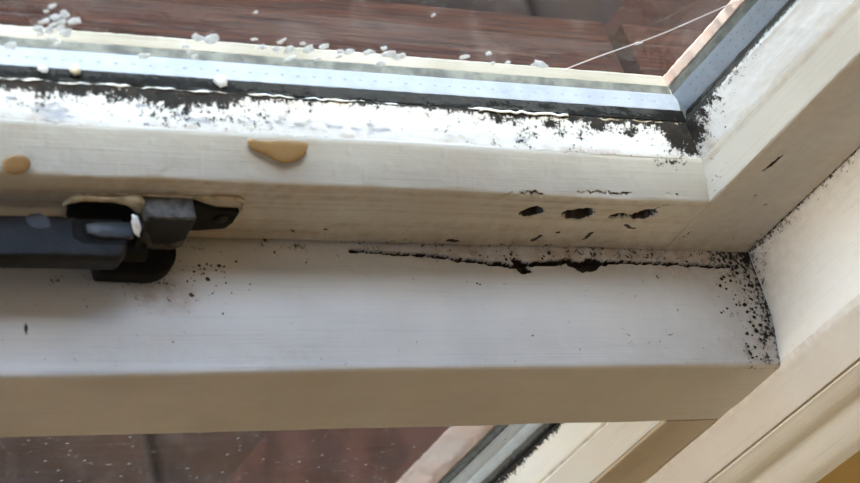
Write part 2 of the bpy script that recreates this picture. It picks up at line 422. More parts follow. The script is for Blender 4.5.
# attribute fields ---------------------------------------------------------------
H = lambda x, y: hit(x, y, 'N', 0.0)
def holes_xy(px):                       # pixel list -> (X, Z, halfwidth)
    out = []
    for x, y, w in px:
        p = H(x, y); out.append((p[0], p[2], w))
    return out
HOLES = [holes_xy([(527, 213, 1.9), (532, 212.3, 2.6), (538, 213, 1.7)]),
         holes_xy([(568, 213.6, 1.6), (575, 214.2, 2.6), (583, 214, 2.9), (590, 214.4, 1.6)]),
         holes_xy([(613, 217, 1.2), (618, 216, 1.3), (631, 217, 0.5), (638, 216.5, 2.0), (645, 215, 2.7), (652, 214.3, 1.6)])]
SMUDGE = [holes_xy([(534, 240, 0.9), (541, 236, 0.8)]), holes_xy([(556, 233, 0.4), (560, 233, 0.4)]), holes_xy([(584, 240, 0.6), (590, 234, 0.9)]),
          holes_xy([(640, 215, 0.3), (668, 205, 0.35)]), holes_xy([(625, 226, 0.5), (634, 229, 0.5)]), holes_xy([(448, 240, 0.7), (458, 241, 0.5)]),
          holes_xy([(292, 231, 0.4), (293, 232, 0.4)]), holes_xy([(325, 229, 0.3), (326, 229.5, 0.3)])]
RIMCRACK = [holes_xy([(578, 197, 0.12), (626, 198.5, 0.3), (645, 196, 0.4), (680, 200.5, 0.25)]), holes_xy([(522, 195.5, 0.25), (543, 196.5, 0.25)]),
            holes_xy([(500, 197, 0.15), (512, 195.5, 0.2)])]

def rail_field(P):
    X, Nn, Z = P.T; D = np.zeros_like(P)
    face = (np.abs(Nn) < 0.25) & (Z < 30)
    hole = np.zeros(len(P)); sm = np.zeros(len(P)); rc = np.zeros(len(P))
    act = (X > -260) & (Nn > -12)
    xa = X[act] + 0.8 * (vnoise(X[act] * 0.9, Z[act] * 0.9, 3) - 0.5); za = Z[act] + 0.8 * (vnoise(X[act] * 0.9, Z[act] * 0.9, 5) - 0.5)
    for h_ in HOLES: hole[act] = np.maximum(hole[act], seg_mask(xa, za, h_))
    for h_ in SMUDGE: sm[act] = np.maximum(sm[act], seg_mask(xa, za, h_))
    for h_ in RIMCRACK: rc[act] = np.maximum(rc[act], seg_mask(xa, za, h_))
    hole *= face; sm *= face; rc *= (Nn > -2.0)
    D[:, 1] -= hole * 3.2 + sm * 0.3 + rc * 0.7
    front = Nn > -12
    # thick paint: gentle waviness, wobbly lower edge and rim
    wv = (fbm(X * 0.05, Z * 0.12, 2) - 0.45)
    D[:, 1] += front * wv * 0.9
    D[:, 2] += front * (vnoise(X * 0.035, 0 * X, 9) - 0.5) * 0.7 * (Z > 20)
    cham = (Z > 27.5) & (Nn > -11.6)
    D[:, 2] += cham * (fbm(X * 0.16, Z * 0.5, 21) - 0.45) * 0.3
    D[:, 1] += cham * sstep(0.78, 0.9, vnoise(X * 0.45, Z * 0.6, 31)) * 0.12
    corner = np.exp(-((X + 46) / 9) ** 2) * sstep(29, 34, Z)
    low = np.exp(-Z / 4.5) * (X > -150) * 0.34 + np.exp(-Z / 3.0) * 0.2
    mould = np.clip(corner * 0.5 + np.where(face, low, 0) + (Z > 32) * 0.10 * (vnoise(X * 0.05, 0 * X, 8) > 0.45) + 0.10 * cham * vnoise(X * 0.05, Z * 0.05, 6), 0, 1)
    edge = np.exp(-np.abs(Z - 33.8) / 0.7) * cham
    stain_shade = np.clip(edge * (0.25 + 0.7 * vnoise(X * 0.06, 0 * X, 17)) + 0.25 * face * sstep(14, 2, Z) + 0.5 * rc, 0, 1)
    stain_shade += np.where(face, 0.12 * sstep(-140, -60, X) + 0.42 * sstep(0.35, 0.7, fbm(X * 0.012, Z * 0.9, 77)) + 0.10, 0)  # streaks: grimy grain, plus the rail face's shade put into the colour
    # browner patch behind the stay
    stain_shade += face * np.exp(-((X + 205) / 40) ** 2) * 0.3
    return D, {'mould': mould, 'rot': np.clip(hole * 4.0 + sm * 0.85 + rc * 0.6, 0, 1), 'stain_shade': np.clip(stain_shade, 0, 1)}

# bottom rail: profile in (N, Z), ring points ordered; the chamfer returns into a mitre at the stile
rp = profile([(0, 0.3, 0.8, True), (0, ZR, 1.0, True), (-11, 34.15, 0.8, True), (-13, 34.15, 0, False), (-13, 29.5, 0, False), (-40, 29.5, 0, False), (-40, 2, 0, False)], step=0.4)
def ringX(prof, xval, mitre_x=None, z0=ZR, k=1.0):
    R = np.zeros((len(prof), 3)); R[:, 1] = prof[:, 0]; R[:, 2] = prof[:, 1]
    R[:, 0] = xval if mitre_x is None else mitre_x - np.maximum(0, prof[:, 1] - z0) * k
    return R
KM = (35.5 - 33.0) / (34.15 - ZR)          # mitre slope: stile moulding is a little narrower than the rail's
T_rail = tspan(XR - XL - 33, 236, 0.42)
A = ringX(rp, XL + 33); B = ringX(rp, None, XR, ZR, KM)
# rim drops very slightly to the right, as photographed
B[:, 2] -= np.where(rp[:, 1] > 20, 1.6, 0.0)
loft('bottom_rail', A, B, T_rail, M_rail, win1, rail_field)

def bead_field(P):
    X, Nn, Z = P.T; D = np.zeros_like(P)
    D[:, 2] += (fbm(X * 0.25, Nn * 0.4, 41) - 0.45) * 0.3 + sstep(0.72, 0.9, vnoise(X * 0.6, Nn * 0.7, 44)) * 0.12
    D[:, 1] += (Nn > -10) * (fbm(X * 0.3, Z * 0.1, 47) - 0.45) * 0.8
    e = Nn + 19.0                      # distance from the glass
    left = sstep(-150, -215, X); patchy = fbm(X * 0.06, 0 * X, 51)
    wide = 0.4 + 1.9 * left + 0.9 * patchy
    m = 0.95 * np.exp(-e / wide) + 0.42 * np.exp(-e / 4.5) * (0.3 + 1.3 * patchy)
    m += 0.15 + 0.25 * sstep(0.4, 0.7, fbm(X * 0.05, Nn * 0.08, 57))
    # mould spots to the right of the middle, and the corner
    for cx, cn, sx, sn, a in ((hit(553, 120, 'N', -16)[0], -16, 2.6, 1.6, 0.6), (hit(565, 127, 'N', -14)[0], -13.5, 1.6, 1.1, 0.5), (hit(497, 119, 'N', -16)[0], -16, 3, 1.0, 0.4),
                              (hit(598, 124, 'N', -16)[0], -16, 3, 1.2, 0.4), (hit(630, 128, 'N', -15)[0], -15, 4, 1.3, 0.4)):
        m += a * np.exp(-((X - cx) / sx) ** 2 - ((Nn - cn) / sn) ** 2)
    d = np.hypot((X + 45) * 0.8, (Nn + 16) * 1.0)
    m += 1.0 * np.exp(-(d / 4.8) ** 2) + 0.45 * np.exp(-d / 5)
    m += 0.2 * np.exp(-((X + 41) / 4) ** 2)
    st = np.exp(-(Nn + 8) ** 2 / 3.0) * (0.25 + 0.9 * sstep(0.4, 0.7, vnoise(X * 0.11, 0 * X, 61))) + 0.5 * np.exp(-((X + 43) / 6) ** 2)
    st += 0.5 * np.exp(-(e / 3.0) ** 2)
    return D, {'mould': np.clip(m, 0, 1), 'rot': np.zeros(len(P)), 'stain_shade': np.clip(st, 0, 0.9)}
bp = profile([(-8.2, 38.0, 0.7, True), (-19, 40.2, 0.5, True), (-19.2, 34, 0, False), (-9, 34, 0, False)], step=0.4)
A = ringX(bp, XL + 38); B = ringX(bp, None, XR, ZR, KM); B[:, 2] -= np.where(bp[:, 1] > 37, 1.4, 0.8) * sstep(-20, -8, bp[:, 0])
B[:, 0] = XR - 6.0 - (-(bp[:, 0]) - 8) * 0.40
tag(loft('glazing_bead', A, B, T_rail, M_bead, win1, bead_field), 'white sloping bottom bead, peeling and black with mould')

# stile on the right: profile in (N, X), swept upwards
def stile_field(P):
    X, Nn, Z = P.T; D = np.zeros_like(P); front = Nn > -12
    D[:, 1] += front * (fbm(X * 0.12, Z * 0.05, 71) - 0.45) * 0.6
    face = np.abs(Nn) < 0.3
    rot = np.zeros(len(P))
    for ln in ([(762, 172, 0.2), (772, 165, 0.9), (782, 156, 0.25)], [(680, 240, 0.2), (692, 232, 0.25)], [(755, 195, 0.3), (756, 196, 0.3)], [(765, 204, 0.3), (766, 205, 0.3)]):
        rot = np.maximum(rot, seg_mask(X, Z, holes_xy(ln)) * face)
    D[:, 1] -= rot * 0.7
    m = 0.44 * np.exp((X + 0) / 4.0) * (Z < 130) + 0.35 * np.exp(-np.hypot(X + 35, Z - 34) / 6) + 0.25 * np.exp(-np.hypot(X + 3, Z - 3) / 14)
    # joint between stile and rail
    j = np.exp(-((X + 32.8) / 0.35) ** 2) * (Z < 28) * face
    st = 0.22 * face + 0.35 * j + 0.5 * np.exp(-np.abs(X + 35.3) / 0.4) * (Nn < -9) + 0.4 * np.exp(-Z / 8)
    return D, {'mould': np.clip(m, 0, 1), 'rot': rot, 'stain_shade': np.clip(st, 0, 0.9)}
sp = profile([(0, -0.6, 0.8, True), (0, XR, 0.9, True), (-11, -35.5, 0.8, True), (-13, -35.5, 0, False), (-13, -32.3, 0, False), (-40, -32.3, 0, False), (-40, -2, 0, False)], step=0.5)
def ringZ(prof, zval, mitre=False, x0=XR):
    R = np.zeros((len(prof), 3)); R[:, 0] = prof[:, 1]; R[:, 1] = prof[:, 0]
    if mitre:
        inner = np.maximum(0, x0 - prof[:, 1]); R[:, 2] = np.where(prof[:, 1] > x0 + 0.01, 0.4, ZR - 1.6 + inner / KM)
        # face runs down to the transom, moulding starts at the mitre
        R[:, 2] = np.where(prof[:, 1] >= x0 - 0.05, np.where(prof[:, 0] > -39, 0.4, 0.4), R[:, 2])
    else: R[:, 2] = zval
    return R
TS = tspan(ZT - 0.4, 150, 0.55)[::-1]; TS = 1 - TS
TS = np.sort(TS)
loft('side_stile', ringZ(sp, 0, True), ringZ(sp, ZT), TS, M_stile, win1, stile_field)

def sbead_field(P):
    X, Nn, Z = P.T; D = np.zeros_like(P)
    D[:, 0] += (fbm(Z * 0.25, Nn * 0.4, 81) - 0.45) * 0.6
    e = np.maximum(Nn + 20.5, 0)
    zz = Z - 40
    m = 0.5 * np.exp(-e / (0.4 + 0.8 * fbm(Z * 0.1, 0 * Z, 83))) + 0.48 * np.exp(-e / 2.8) * sstep(80, 10, zz) + 0.20 * np.exp(-e / 5)
    m += 0.55 * np.exp(-(np.hypot(zz * 0.9, (Nn + 16)) / 4.5) ** 2) + 0.38 * np.exp(-(np.hypot(zz * 0.5, (Nn + 17)) / 12) ** 2)
    st = 0.6 * np.exp(-(e / 2.5) ** 2) + 0.6 * np.exp(-(zz / 7) ** 2) + 0.4 * np.exp(-(Nn + 8) ** 2 / 2)
    return D, {'mould': np.clip(m, 0, 1), 'rot': np.zeros(len(P)), 'stain_shade': np.clip(st, 0, 0.85)}
sbp = profile([(-8.2, -39.0, 0.6, True), (-18.6, -43.4, 0.3, True), (-21.2, -42.6, 0.2, True), (-21.3, -36.5, 0, False), (-9, -36.5, 0, False)], step=0.4)
A = ringZ(sbp, 0); A[:, 2] = 36.6 + (-(sbp[:, 0]) - 8) * 0.30
tag(loft('glazing_bead', A, ringZ(sbp, ZT - 38), TS, M_sbead, win1, sbead_field), 'white side bead speckled with mould next to the glass')

# rest of the sash, out of the picture
box('top_rail', (XL + 33, -40, ZT - 36), (-39.5, 0, ZT), M_rail, win1, 1.5)
box('side_stile', (XL + 1, -40, 0.4), (XL + 33, 0, ZT), M_stile, win1, 1.5)

# gaskets, spacer bars, panes, outer beads
def wob(seed, ax, amp=0.5):
    def f_(P):
        D = np.zeros_like(P); q = P[:, 0] if ax == 'X' else P[:, 2]
        k = 2 if ax == 'X' else 0
        D[:, k] = (fbm(q * 0.3, P[:, 1] * 0.5, seed) - 0.45) * amp * (1 if ax == 'X' else -1)
        D[:, 1] = (fbm(q * 0.4, P[:, 1] * 0.1, seed + 5) - 0.45) * amp * 1.2
        return D, {}
    return f_
TB = tspan(XR - XL - 44, 230, 1.0)
def bar_x(name, prof, x1, mat, fld=None, z_shift=0):
    pr = profile([(n_, z_, 0.25, False) for n_, z_ in prof], coarse=1.0)
    return loft(name, ringX(pr, XL + 44), ringX(pr, x1), TB, mat, win1, fld)
def bar_z(name, prof, z0, mat, fld=None, parent=win1, z1=ZT - 40, x=None):
    pr = profile([(n_, x_, 0.25, False) for n_, x_ in prof], coarse=1.0)
    A = ringZ(pr, z0); B = ringZ(pr, z1)
    return loft(name, A, B, TS, mat, parent, fld)
tag(bar_x('glazing_gasket', [(-19.0, 34), (-19.0, 40.3), (-23.2, 40.0), (-23.2, 34)], -43, M_black, wob(91, 'X')), 'black rubber strip under the inner pane')
sb = tag(bar_x('spacer_bar', [(-23.2, 34), (-23.2, 39.9), (-28.6, 40.5), (-28.6, 34)], -43.5, M_alu), 'bright aluminium spacer bar along the bottom of the double glazing')
bar_x('outer_gasket', [(-28.7, 33), (-28.7, 40.2), (-31.6, 40.2), (-31.6, 33)], -45, M_grey, wob(95, 'X', 0.3))
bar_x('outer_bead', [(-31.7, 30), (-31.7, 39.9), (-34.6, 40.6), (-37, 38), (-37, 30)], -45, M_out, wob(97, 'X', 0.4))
tag(bar_z('glazing_gasket', [(-21.4, -37), (-21.4, -42.5), (-23.2, -41.6), (-23.2, -37)], 40, M_black, wob(101, 'Z')), 'black rubber strip beside the inner pane')
tag(bar_z('spacer_bar', [(-23.3, -37), (-23.3, -41.4), (-28.6, -44.8), (-28.6, -37)], 40, M_alu), 'bright aluminium spacer bar up the side of the double glazing')
bar_z('outer_gasket', [(-28.7, -37), (-28.7, -44.6), (-31.8, -44.6), (-31.8, -37)], 40, M_grey, wob(105, 'Z', 0.3))
bar_z('outer_bead', [(-31.9, -36), (-31.9, -45.0), (-34.6, -46.0), (-37, -43.5), (-37, -36)], 38, M_salmon, wob(107, 'Z', 0.8))
# perforations in the spacer bars
pv, pf = [], []
for k in range(46):
    x = -52 - k * 4.6; n_ = -25.9; z = 40.32; b = len(pv)
    for a in range(6): pv.append((x + 0.55 * math.cos(a * 1.047), n_ + 0.28 * math.sin(a * 1.047), z + 0.03 * math.sin(a * 1.047)))
    pf.append(list(range(b, b + 6)))
for k in range(20):
    zc = 48 + k * 3.6
    for n_ in (-25.0, -27.0):
        b = len(pv); xx = -41.4 - (-23.3 - n_) * 3.4 / 5.3 - 0.12
        for a in range(6): pv.append((xx - 0.2 * 0.64 * math.sin(a * 1.047), n_ - 0.2 * math.sin(a * 1.047), zc + 0.5 * math.cos(a * 1.047)))
        pf.append(list(range(b, b + 6)))
tag(raw('spacer_perforations', pv, pf, M_dots, win1), 'rows of tiny perforation holes in the spacer bars', kind='stuff')

pane = box('glass_pane', (XL + 40, -23, 40.45), (-43.2, -19.05, ZT - 40), M_glass, win1)
box('glass_pane', (XL + 40, -31.6, 40.55), (-45.2, -28.8, ZT - 40), M_glass_o, win1)

# cracked paint line left on the bead along the glass
def ridge(name, x0, x1, n_, z_, r, mat, parent, seed, gap=0.35):
    xs = np.arange(x0, x1, 0.5); V, F = [], []
    wd_ = np.clip((fbm(xs * 0.22, 0 * xs, seed) - gap) * 3.2, 0, 1); jn = (vnoise(xs * 0.5, 0 * xs, seed + 3) - 0.5) * 0.7
    for i, x in enumerate(xs):
        w = max(0.02, wd_[i]) * r
        for a in range(5):
            V.append((x, n_ + jn[i] + w * math.cos(a * 1.2566), z_ + 0.6 * w * math.sin(a * 1.2566)))
        if i:
            for a in range(5):
                F.append([(i - 1) * 5 + a, (i - 1) * 5 + (a + 1) % 5, i * 5 + (a + 1) % 5, i * 5 + a])
    return raw(name, V, F, mat, parent, True)
tag(ridge('sealant_line', -262, -112, -18.7, 40.4, 0.42, M_seal, win1, 121, 0.34), 'thin cracked white sealant line along the black gasket')
tag(ridge('sealant_line', hit(482, 103, 'N', -18.7)[0], hit(572, 109, 'N', -18.7)[0], -18.5, 40.4, 0.45, M_seal, win1, 125, -0.6), 'short clean cream sealant strip')
tag(ridge('sealant_line', hit(600, 112, 'N', -18.7)[0], -46, -18.4, 39.9, 0.35, M_filler, win1, 129, 0.1))

# dried flakes stuck to the glass
OFS = np.array([3.7, -3.0, -4.05])            # how far the glazing is set into its rebate
def hitg(x, y, ax, v): return hit(x, y, ax, v + OFS['XNZ'.index(ax)]) - OFS
def flake(px, py, w, h, ang, n_=-18.7):
    c = hitg(px, py, 'N', n_); k = 8; V = [tuple(c + np.array([0, 0.05, 0]))]
    for a in range(k):
        r = 1 + random.uniform(-0.45, 0.35); t = a / k * 6.283
        u, v = w / 2 * r * math.cos(t), h / 2 * r * math.sin(t)
        # in-plane directions as they run along the glass (X) and up (Z)
        x = u * math.cos(ang) - v * math.sin(ang); z = u * math.sin(ang) + v * math.cos(ang)
        V.append((c[0] + x, c[1] + 0.05 + 0.25 * abs(math.cos(t * 1.5)), c[2] + z))
    b = [(p[0], n_ - 0.05, p[2]) for p in V]
    V2 = V + b; F = [[0, 1 + a, 1 + (a + 1) % k] for a in range(k)] + [[k + 1, k + 2 + (a + 1) % k, k + 2 + a] for a in range(k)]
    F += [[1 + a, k + 2 + a, k + 2 + (a + 1) % k, 1 + (a + 1) % k] for a in range(k)]
    raw('paint_flake', V2, F, M_flake, pane)
for px, py, w, h, ang in [(52, 6, 2.6, 1.6, .3), (47, 11, 1.6, 1, .2), (57, 17, 3.2, 1.6, .8), (45, 21, 2.8, 1.5, .5), (63, 13, 1.8, 1.2, .4), (66, 15, 1.6, 1, 1), (73, 21, 5, 2.0, .2), (62, 23, 3.4, 1.6, .9),
                          (54, 25, 2.4, 1.2, .3), (37, 28, 2.6, 1.4, 0), (48, 30, 2.8, 1.6, .5), (64, 33, 3, 2.4, .2), (41, 33, 2, 1.4, .9), (52, 39, 2.4, 1.2, .2), (58, 44, 2.6, 1.4, .8), (60, 28, 2.4, 1.2, 1.2),
                          (197, 37, 2.6, 3.0, .9), (212, 39, 4.2, 3.0, .2), (190, 51, 1.6, 1.2, 0), (195, 56, 1.6, 1.2, .6), (186, 46, 2.4, 1.0, .2), (143, 56, 3.2, 2.2, .4), (11, 45, 3.0, 2.6, .3),
                          (254, 39, 1.6, 1, 0), (282, 41, 2.6, 1.2, .9), (263, 47, 3.4, 1.2, .1), (277, 49, 2.8, 1.8, .4), (290, 49, 3.8, 3.0, .3), (303, 43, 1.8, 1.2, .2), (309, 49, 3.4, 2.6, .4), (324, 47, 3.2, 1.8, .2),
                          (341, 51, 1.8, 1.2, 0), (350, 51, 3.2, 1.6, .1), (368, 52, 3.4, 2.0, .3), (384, 48, 3.0, 1.6, .5), (389, 54, 4.0, 2.0, .2), (399, 56, 3.4, 2.2, .6), (381, 63, 2.4, 1.4, .8), (318, 58, 3.0, 0.9, .7),
                          (290, 58, 3.2, 0.9, .8), (338, 56, 2.4, .9, .9), (465, 57, 3.2, 1.4, .4), (488, 53, 2.2, 1.2, .1), (508, 62, 1.8, .8, 0), (493, 63, 1.6, .8, 0), (540, 64, 6.2, 1.8, 0), (433, 15, 1.2, .9, 0), (256, 12, 1.2, .8, .2), (638, 43, 2.2, .9, .3)]:
    flake(px, py, w * 0.95, h * 1.35, ang + random.uniform(-.3, .3))
# crumbs lying on the gasket and bead
def crumb(name, c, r, mat, parent=None, sq=0.7):
    V = []; F = []
    base = [(0, 0, 1)] + [(math.cos(a * 1.2566 + (.63 if l else 0)), math.sin(a * 1.2566 + (.63 if l else 0)), .35 - l * .8) for l in (0, 1) for a in range(5)] + [(0, 0, -1)]
    for q in base:
        k = r * random.uniform(0.7, 1.25); V.append((c[0] + q[0] * k, c[1] + q[1] * k, c[2] + q[2] * k * sq))
    for a in range(5):
        F.append([0, 1 + a, 1 + (a + 1) % 5]); F.append([1 + a, 6 + a, 1 + (a + 1) % 5]); F.append([1 + (a + 1) % 5, 6 + a, 6 + (a + 1) % 5]); F.append([11, 6 + (a + 1) % 5, 6 + a])
    return raw(name, V, F, mat, parent, True)
cr = crumb('debris_crumb', hitg(76, 70, 'Z', 41.6), 1.7, M_filler); tag(cr, 'tan crumb of debris lying on the black gasket, left', 'crumb')
cr = crumb('debris_crumb', hitg(43, 69, 'Z', 41.4), 1.2, M_flake); tag(cr, 'small white chip on the gasket left of the tan crumb', 'crumb')
cr = crumb('debris_crumb', hitg(222, 80, 'Z', 41.6), 1.9, M_flake); tag(cr, 'pale jagged chip on the black gasket below the glass', 'crumb')

# cobweb thread across the glass
p0, p1 = hitg(566, 69, 'N', -18.2), hitg(760, -8, 'N', -16.0)
pts = [p0 + (p1 - p0) * s + np.array([0, 0, 0.5 * math.sin(s * 9) - 1.5 * math.sin(s * 3.14)]) for s in np.linspace(0, 1, 24)]
tag(tube('cobweb_thread', pts, 0.14, M_web), 'thin pale cobweb thread slanting across the upper glass', 'cobweb')

# the glazing sits a little deeper in the rebate than its drawing datum
GLZ = W(OFS)
for o in list(win1.children) + [q_ for q_ in COL.objects if q_.name.startswith(('cobweb', 'debris_crumb'))]:
    if not o.name.startswith(('bottom_rail', 'side_stile', 'top_rail')): o.location = GLZ

# weathered boards outside, just beyond the upper glass
sl = empty('exterior_sill'); tag(sl, 'weathered red-brown timber sill outside the upper glass', 'sill', kind='structure')
jx = hit(655, 40, 'Z', 18)
def sill_board(poly, z0, z1):
    prism('sill_board', poly, 'Z', z0, z1, M_mahog, sl, 1.0)
sill_board([(XL - 40, -40.5), (-38, -40.5), (jx[0] + 6 - 24, -72), (XL - 40, -72)], 4, 18)
sill_board([(-32, -40.5), (60, -40.5), (60, -72), (jx[0] + 13 - 24, -72)], 4, 18)

# ================================================================== TRANSOM
def PZ(px):
    out = []
    for x, y, w in px:
        p = hit(x, y, 'Z', 0.0); out.append((p[0], p[1], w if len(px) > 22 else max(w, 0.5)))
    return out
CRACK = [PZ([(352, 249, .25), (372, 250.5, .4), (400, 252, .35), (425, 253.5, .4), (440, 255.5, .42), (460, 259.5, .55), (480, 261.5, .6), (500, 264, .7), (512, 265.5, .8), (522, 265, .6), (540, 262.5, .8), (552, 262.5, .8),
             (565, 260.5, .75), (575, 263, 1.0), (586, 265, 1.3), (600, 263.5, .8), (615, 262, .55), (650, 263, .5), (680, 264.5, .5), (710, 266, .45), (736, 266.5, .3)]),
         PZ([(514, 259.5, .8), (520, 264, 1.5), (523, 269.5, 1.6), (529, 270.5, .8)]), PZ([(570, 264, 1.0), (581, 266.5, 1.6), (592, 265.5, 1.7), (596, 262, 1.2), (588, 260.5, 1.0)])]
SPOTS = PZ([(480, 284.5, .45), (477, 283.5, .45), (549, 253, .8), (169, 337, .3), (175, 339, .3), (20, 330, .9), (27, 329, .8), (24, 333, .6), (44, 331, .4), (209, 261, .6), (221, 263, .8), (226, 264, .5), (238, 259, .5), (209, 277, .9), (192, 294, .9),
            (213, 263, .5), (205, 271, .5), (232, 292, .3), (243, 303, .3), (219, 300, .3), (213, 292, .3), (251, 283, .35), (242, 305, .3), (608, 306, .2), (615, 321, .2)])
BACK_DROP = lambda X: 2.4 * sstep(-60, -250, X)       # the transom sinks a little to the left behind the sash
def transom_field(P):
    X, Nn, Z = P.T; D = np.zeros_like(P)
    top = (Z > -5.5) & (Nn > -1)
    cr = np.zeros(len(P)); act = top & (Nn < 14) & (X > -170)
    jx_ = X[act] + 0.35 * (vnoise(X[act] * 1.3, Nn[act] * 1.3, 5) - 0.5); jn_ = Nn[act] + 0.8 * (vnoise(X[act] * 0.7, Nn[act] * 0.2, 7) - 0.5)
    for c in CRACK: cr[act] = np.maximum(cr[act], seg_mask(jx_, jn_, c))
    sp_ = np.zeros(len(P)); a2 = top & (X > -270)
    for x, n_, w in SPOTS:
        sp_[a2] = np.maximum(sp_[a2], 1 - sstep(w * .5, w * 1.1, np.hypot(X[a2] - x + .3 * (vnoise(X[a2] * 2, Nn[a2] * 2, 9) - .5), (Nn[a2] - n_) * 1.1)))
    D[:, 2] -= cr * 3.0
    # paint lifting beside the crack
    D[:, 2] += top * (fbm(X * 0.04, Nn * 0.1, 131) - 0.45) * 0.7
    D[:, 2] += top * (fbm(X * 0.35, Nn * 0.5, 137) - 0.45) * 0.12
    D[:, 2] -= top * BACK_DROP(X) * sstep(30, 0, Nn)
    fe = Nn > NF - 2.5
    D[:, 1] += fe * (fbm(X * 0.03, Z * 0.06, 141) - 0.45) * 0.8 + fe * 1.4 * sstep(-120, -245, X) * (Z > -12)
    dR = -X
    m = 0.30 * np.exp(-dR / 8) * (1 - 0.3 * sstep(20, 38, Nn)) + 0.25 * np.exp(-dR / 24) * top
    m += top * (0.16 * np.exp(-np.hypot((X + 200) / 22, (Nn - 12) / 11) ** 2) + 0.22 * np.exp(-(Nn / 6) ** 2) * (0.5 + vnoise(X * 0.08, 0 * X, 9)) + 0.08 * np.exp(-np.hypot((X + 225) / 30, (Nn - 14) / 10) ** 2))
    m = np.where(top, m, 0.06) + top * 0.11
    st = np.zeros(len(P))
    st += top * (0.75 * np.exp(-(Nn / 7) ** 2) * sstep(-150, -90, X) * (0.5 + vnoise(X * 0.07, Nn * 0.2, 15)) + 0.3 * np.exp(-dR / 30) + 0.8 * np.exp(-np.hypot((X + 196) / 9, (Nn - 17) / 5) ** 4))
    st += fe * (Z < -6) * 0.06
    return D, {'mould': np.clip(m, 0, 1), 'rot': np.clip(cr * 3.0 + sp_, 0, 1), 'stain_shade': np.clip(st, 0, 0.9)}
tp = profile([(-0.2, 0, 0, True), (24, 0.4, 6, True), (NF - 0.3, -3.6, 1.3, True), (NF, ZB, 0.6, True), (-40, ZB, 0, False), (-40, 0, 0, False)], step=0.34)
A = np.stack([np.full(len(tp), XL), tp[:, 0], tp[:, 1]], 1); B = A.copy(); B[:, 0] = 0.0
# right end: the transom top wraps up against the jamb
TT = tspan(-XL, 262, 0.40)
tr = loft('trim_1', A, B, TT, M_transom, None, transom_field)
tag(tr, 'white painted window transom with a long dark crack along its top', 'transom', kind='structure')

# ================================================================== JAMB, ARCHITRAVE
def jamb_field(P):
    X, Nn, Z = P.T; D = np.zeros_like(P)
    D[:, 0] += (1 - sstep(-0.5, 6, X)) * (fbm(Nn * 0.08, Z * 0.05, 151) - 0.45) * 0.6
    up = (Z > 0) & (X < 1)
    c = np.hypot(Nn - 8, Z - 2)
    m = up * (0.44 * np.exp(-Nn / 4.0) + 0.28 * np.exp(-c / 14) + 0.2 * np.exp(-Z / 2.5)) + 0.02
    st = up * (0.5 * np.exp(-Nn / 4) + 0.35 * np.exp(-c / 16)) + 0.02
    # grime where the strip meets the lower light
    st += 0.35 * np.exp(-np.abs(X) / 1.5) * (Nn > NF - 2)
    return D, {'mould': np.clip(m, 0, 1), 'rot': np.zeros(len(P)), 'stain_shade': np.clip(st, 0, 0.8)}
jp = profile([(-8, 0, 0, False), (NF, 0, 1.6, True), (48, 8.6, 0.7, True), (46, 9.3, 0, False), (33, 9.4, 0, False), (33, 20.6, 0, False), (-8, 20.6, 0, False)], step=0.6)
# visible reveal must be dense too
jp = profile([(-8, 0, 0, False), (-0.5, 0, 0, True), (NF, 0, 1.6, True), (48, 8.6, 0.7, True), (46, 9.3, 0, False), (33, 9.4, 0, False), (33, 20.6, 0, False), (-8, 20.6, 0, False)], step=0.6)
A = np.stack([jp[:, 1], jp[:, 0], np.full(len(jp), -180.0)], 1); B = A.copy(); B[:, 2] = 150.0
jb = loft('trim_2', np.array(A), np.array(B), np.linspace(0, 1, 500), M_jamb, None, jamb_field)
tag(jb, 'cream window jamb rising beside the sash, grimy at the transom corner', 'jamb', kind='structure')
A2 = B.copy(); B2 = B.copy(); B2[:, 2] = ZT + 20
# long plain continuation above and below belongs to the same jamb
for z0, z1 in ((150, ZT + 20), (-930, -180)):
    A2 = np.stack([jp[:, 1], jp[:, 0], np.full(len(jp), float(z0))], 1); B2 = A2.copy(); B2[:, 2] = z1
    loft('jamb_length', A2, B2, np.linspace(0, 1, 3), M_jamb, jb)
# architrave: flat fillet, hollow, rounded outer band
ap = [(34.5, 9.8), (46.6, 9.8), (48.0, 10.3)]
for s in np.linspace(0, 1, 26):
    x = 10.9 + s * 24.6
    n_ = 48.2 + 10.0 * s + 0.4 * math.sin(math.pi * min(1, s / 0.30)) - 1.5 * math.exp(-((s - 0.46) / 0.12) ** 2) + 1.0 * math.exp(-((s - 0.80) / 0.16) ** 2)
    ap.append((n_, x))
ap += [(53, 37.4), (34.5, 38.0)]
ap = np.array(ap)
A = np.stack([ap[:, 1], ap[:, 0], np.full(len(ap), -930.0)], 1); B = A.copy(); B[:, 2] = ZT + 60
ar = loft('trim_3', A, B, np.linspace(0, 1, 12), M_arch, None)
tag(ar, 'moulded cream architrave along the wall at the lower right', 'architrave', kind='structure')
fr = multibox('trim_4', [((XL - 20, -40, ZT + 0.5), (0, 38, ZT + 20)), ((XL - 20, -40, -930), (XL, 38, ZT + 20)), ((XL, -40, -930), (0, 38, -900))], M_jamb)
tag(fr, 'cream window frame head, far jamb and foot out of view', 'window frame', kind='structure')

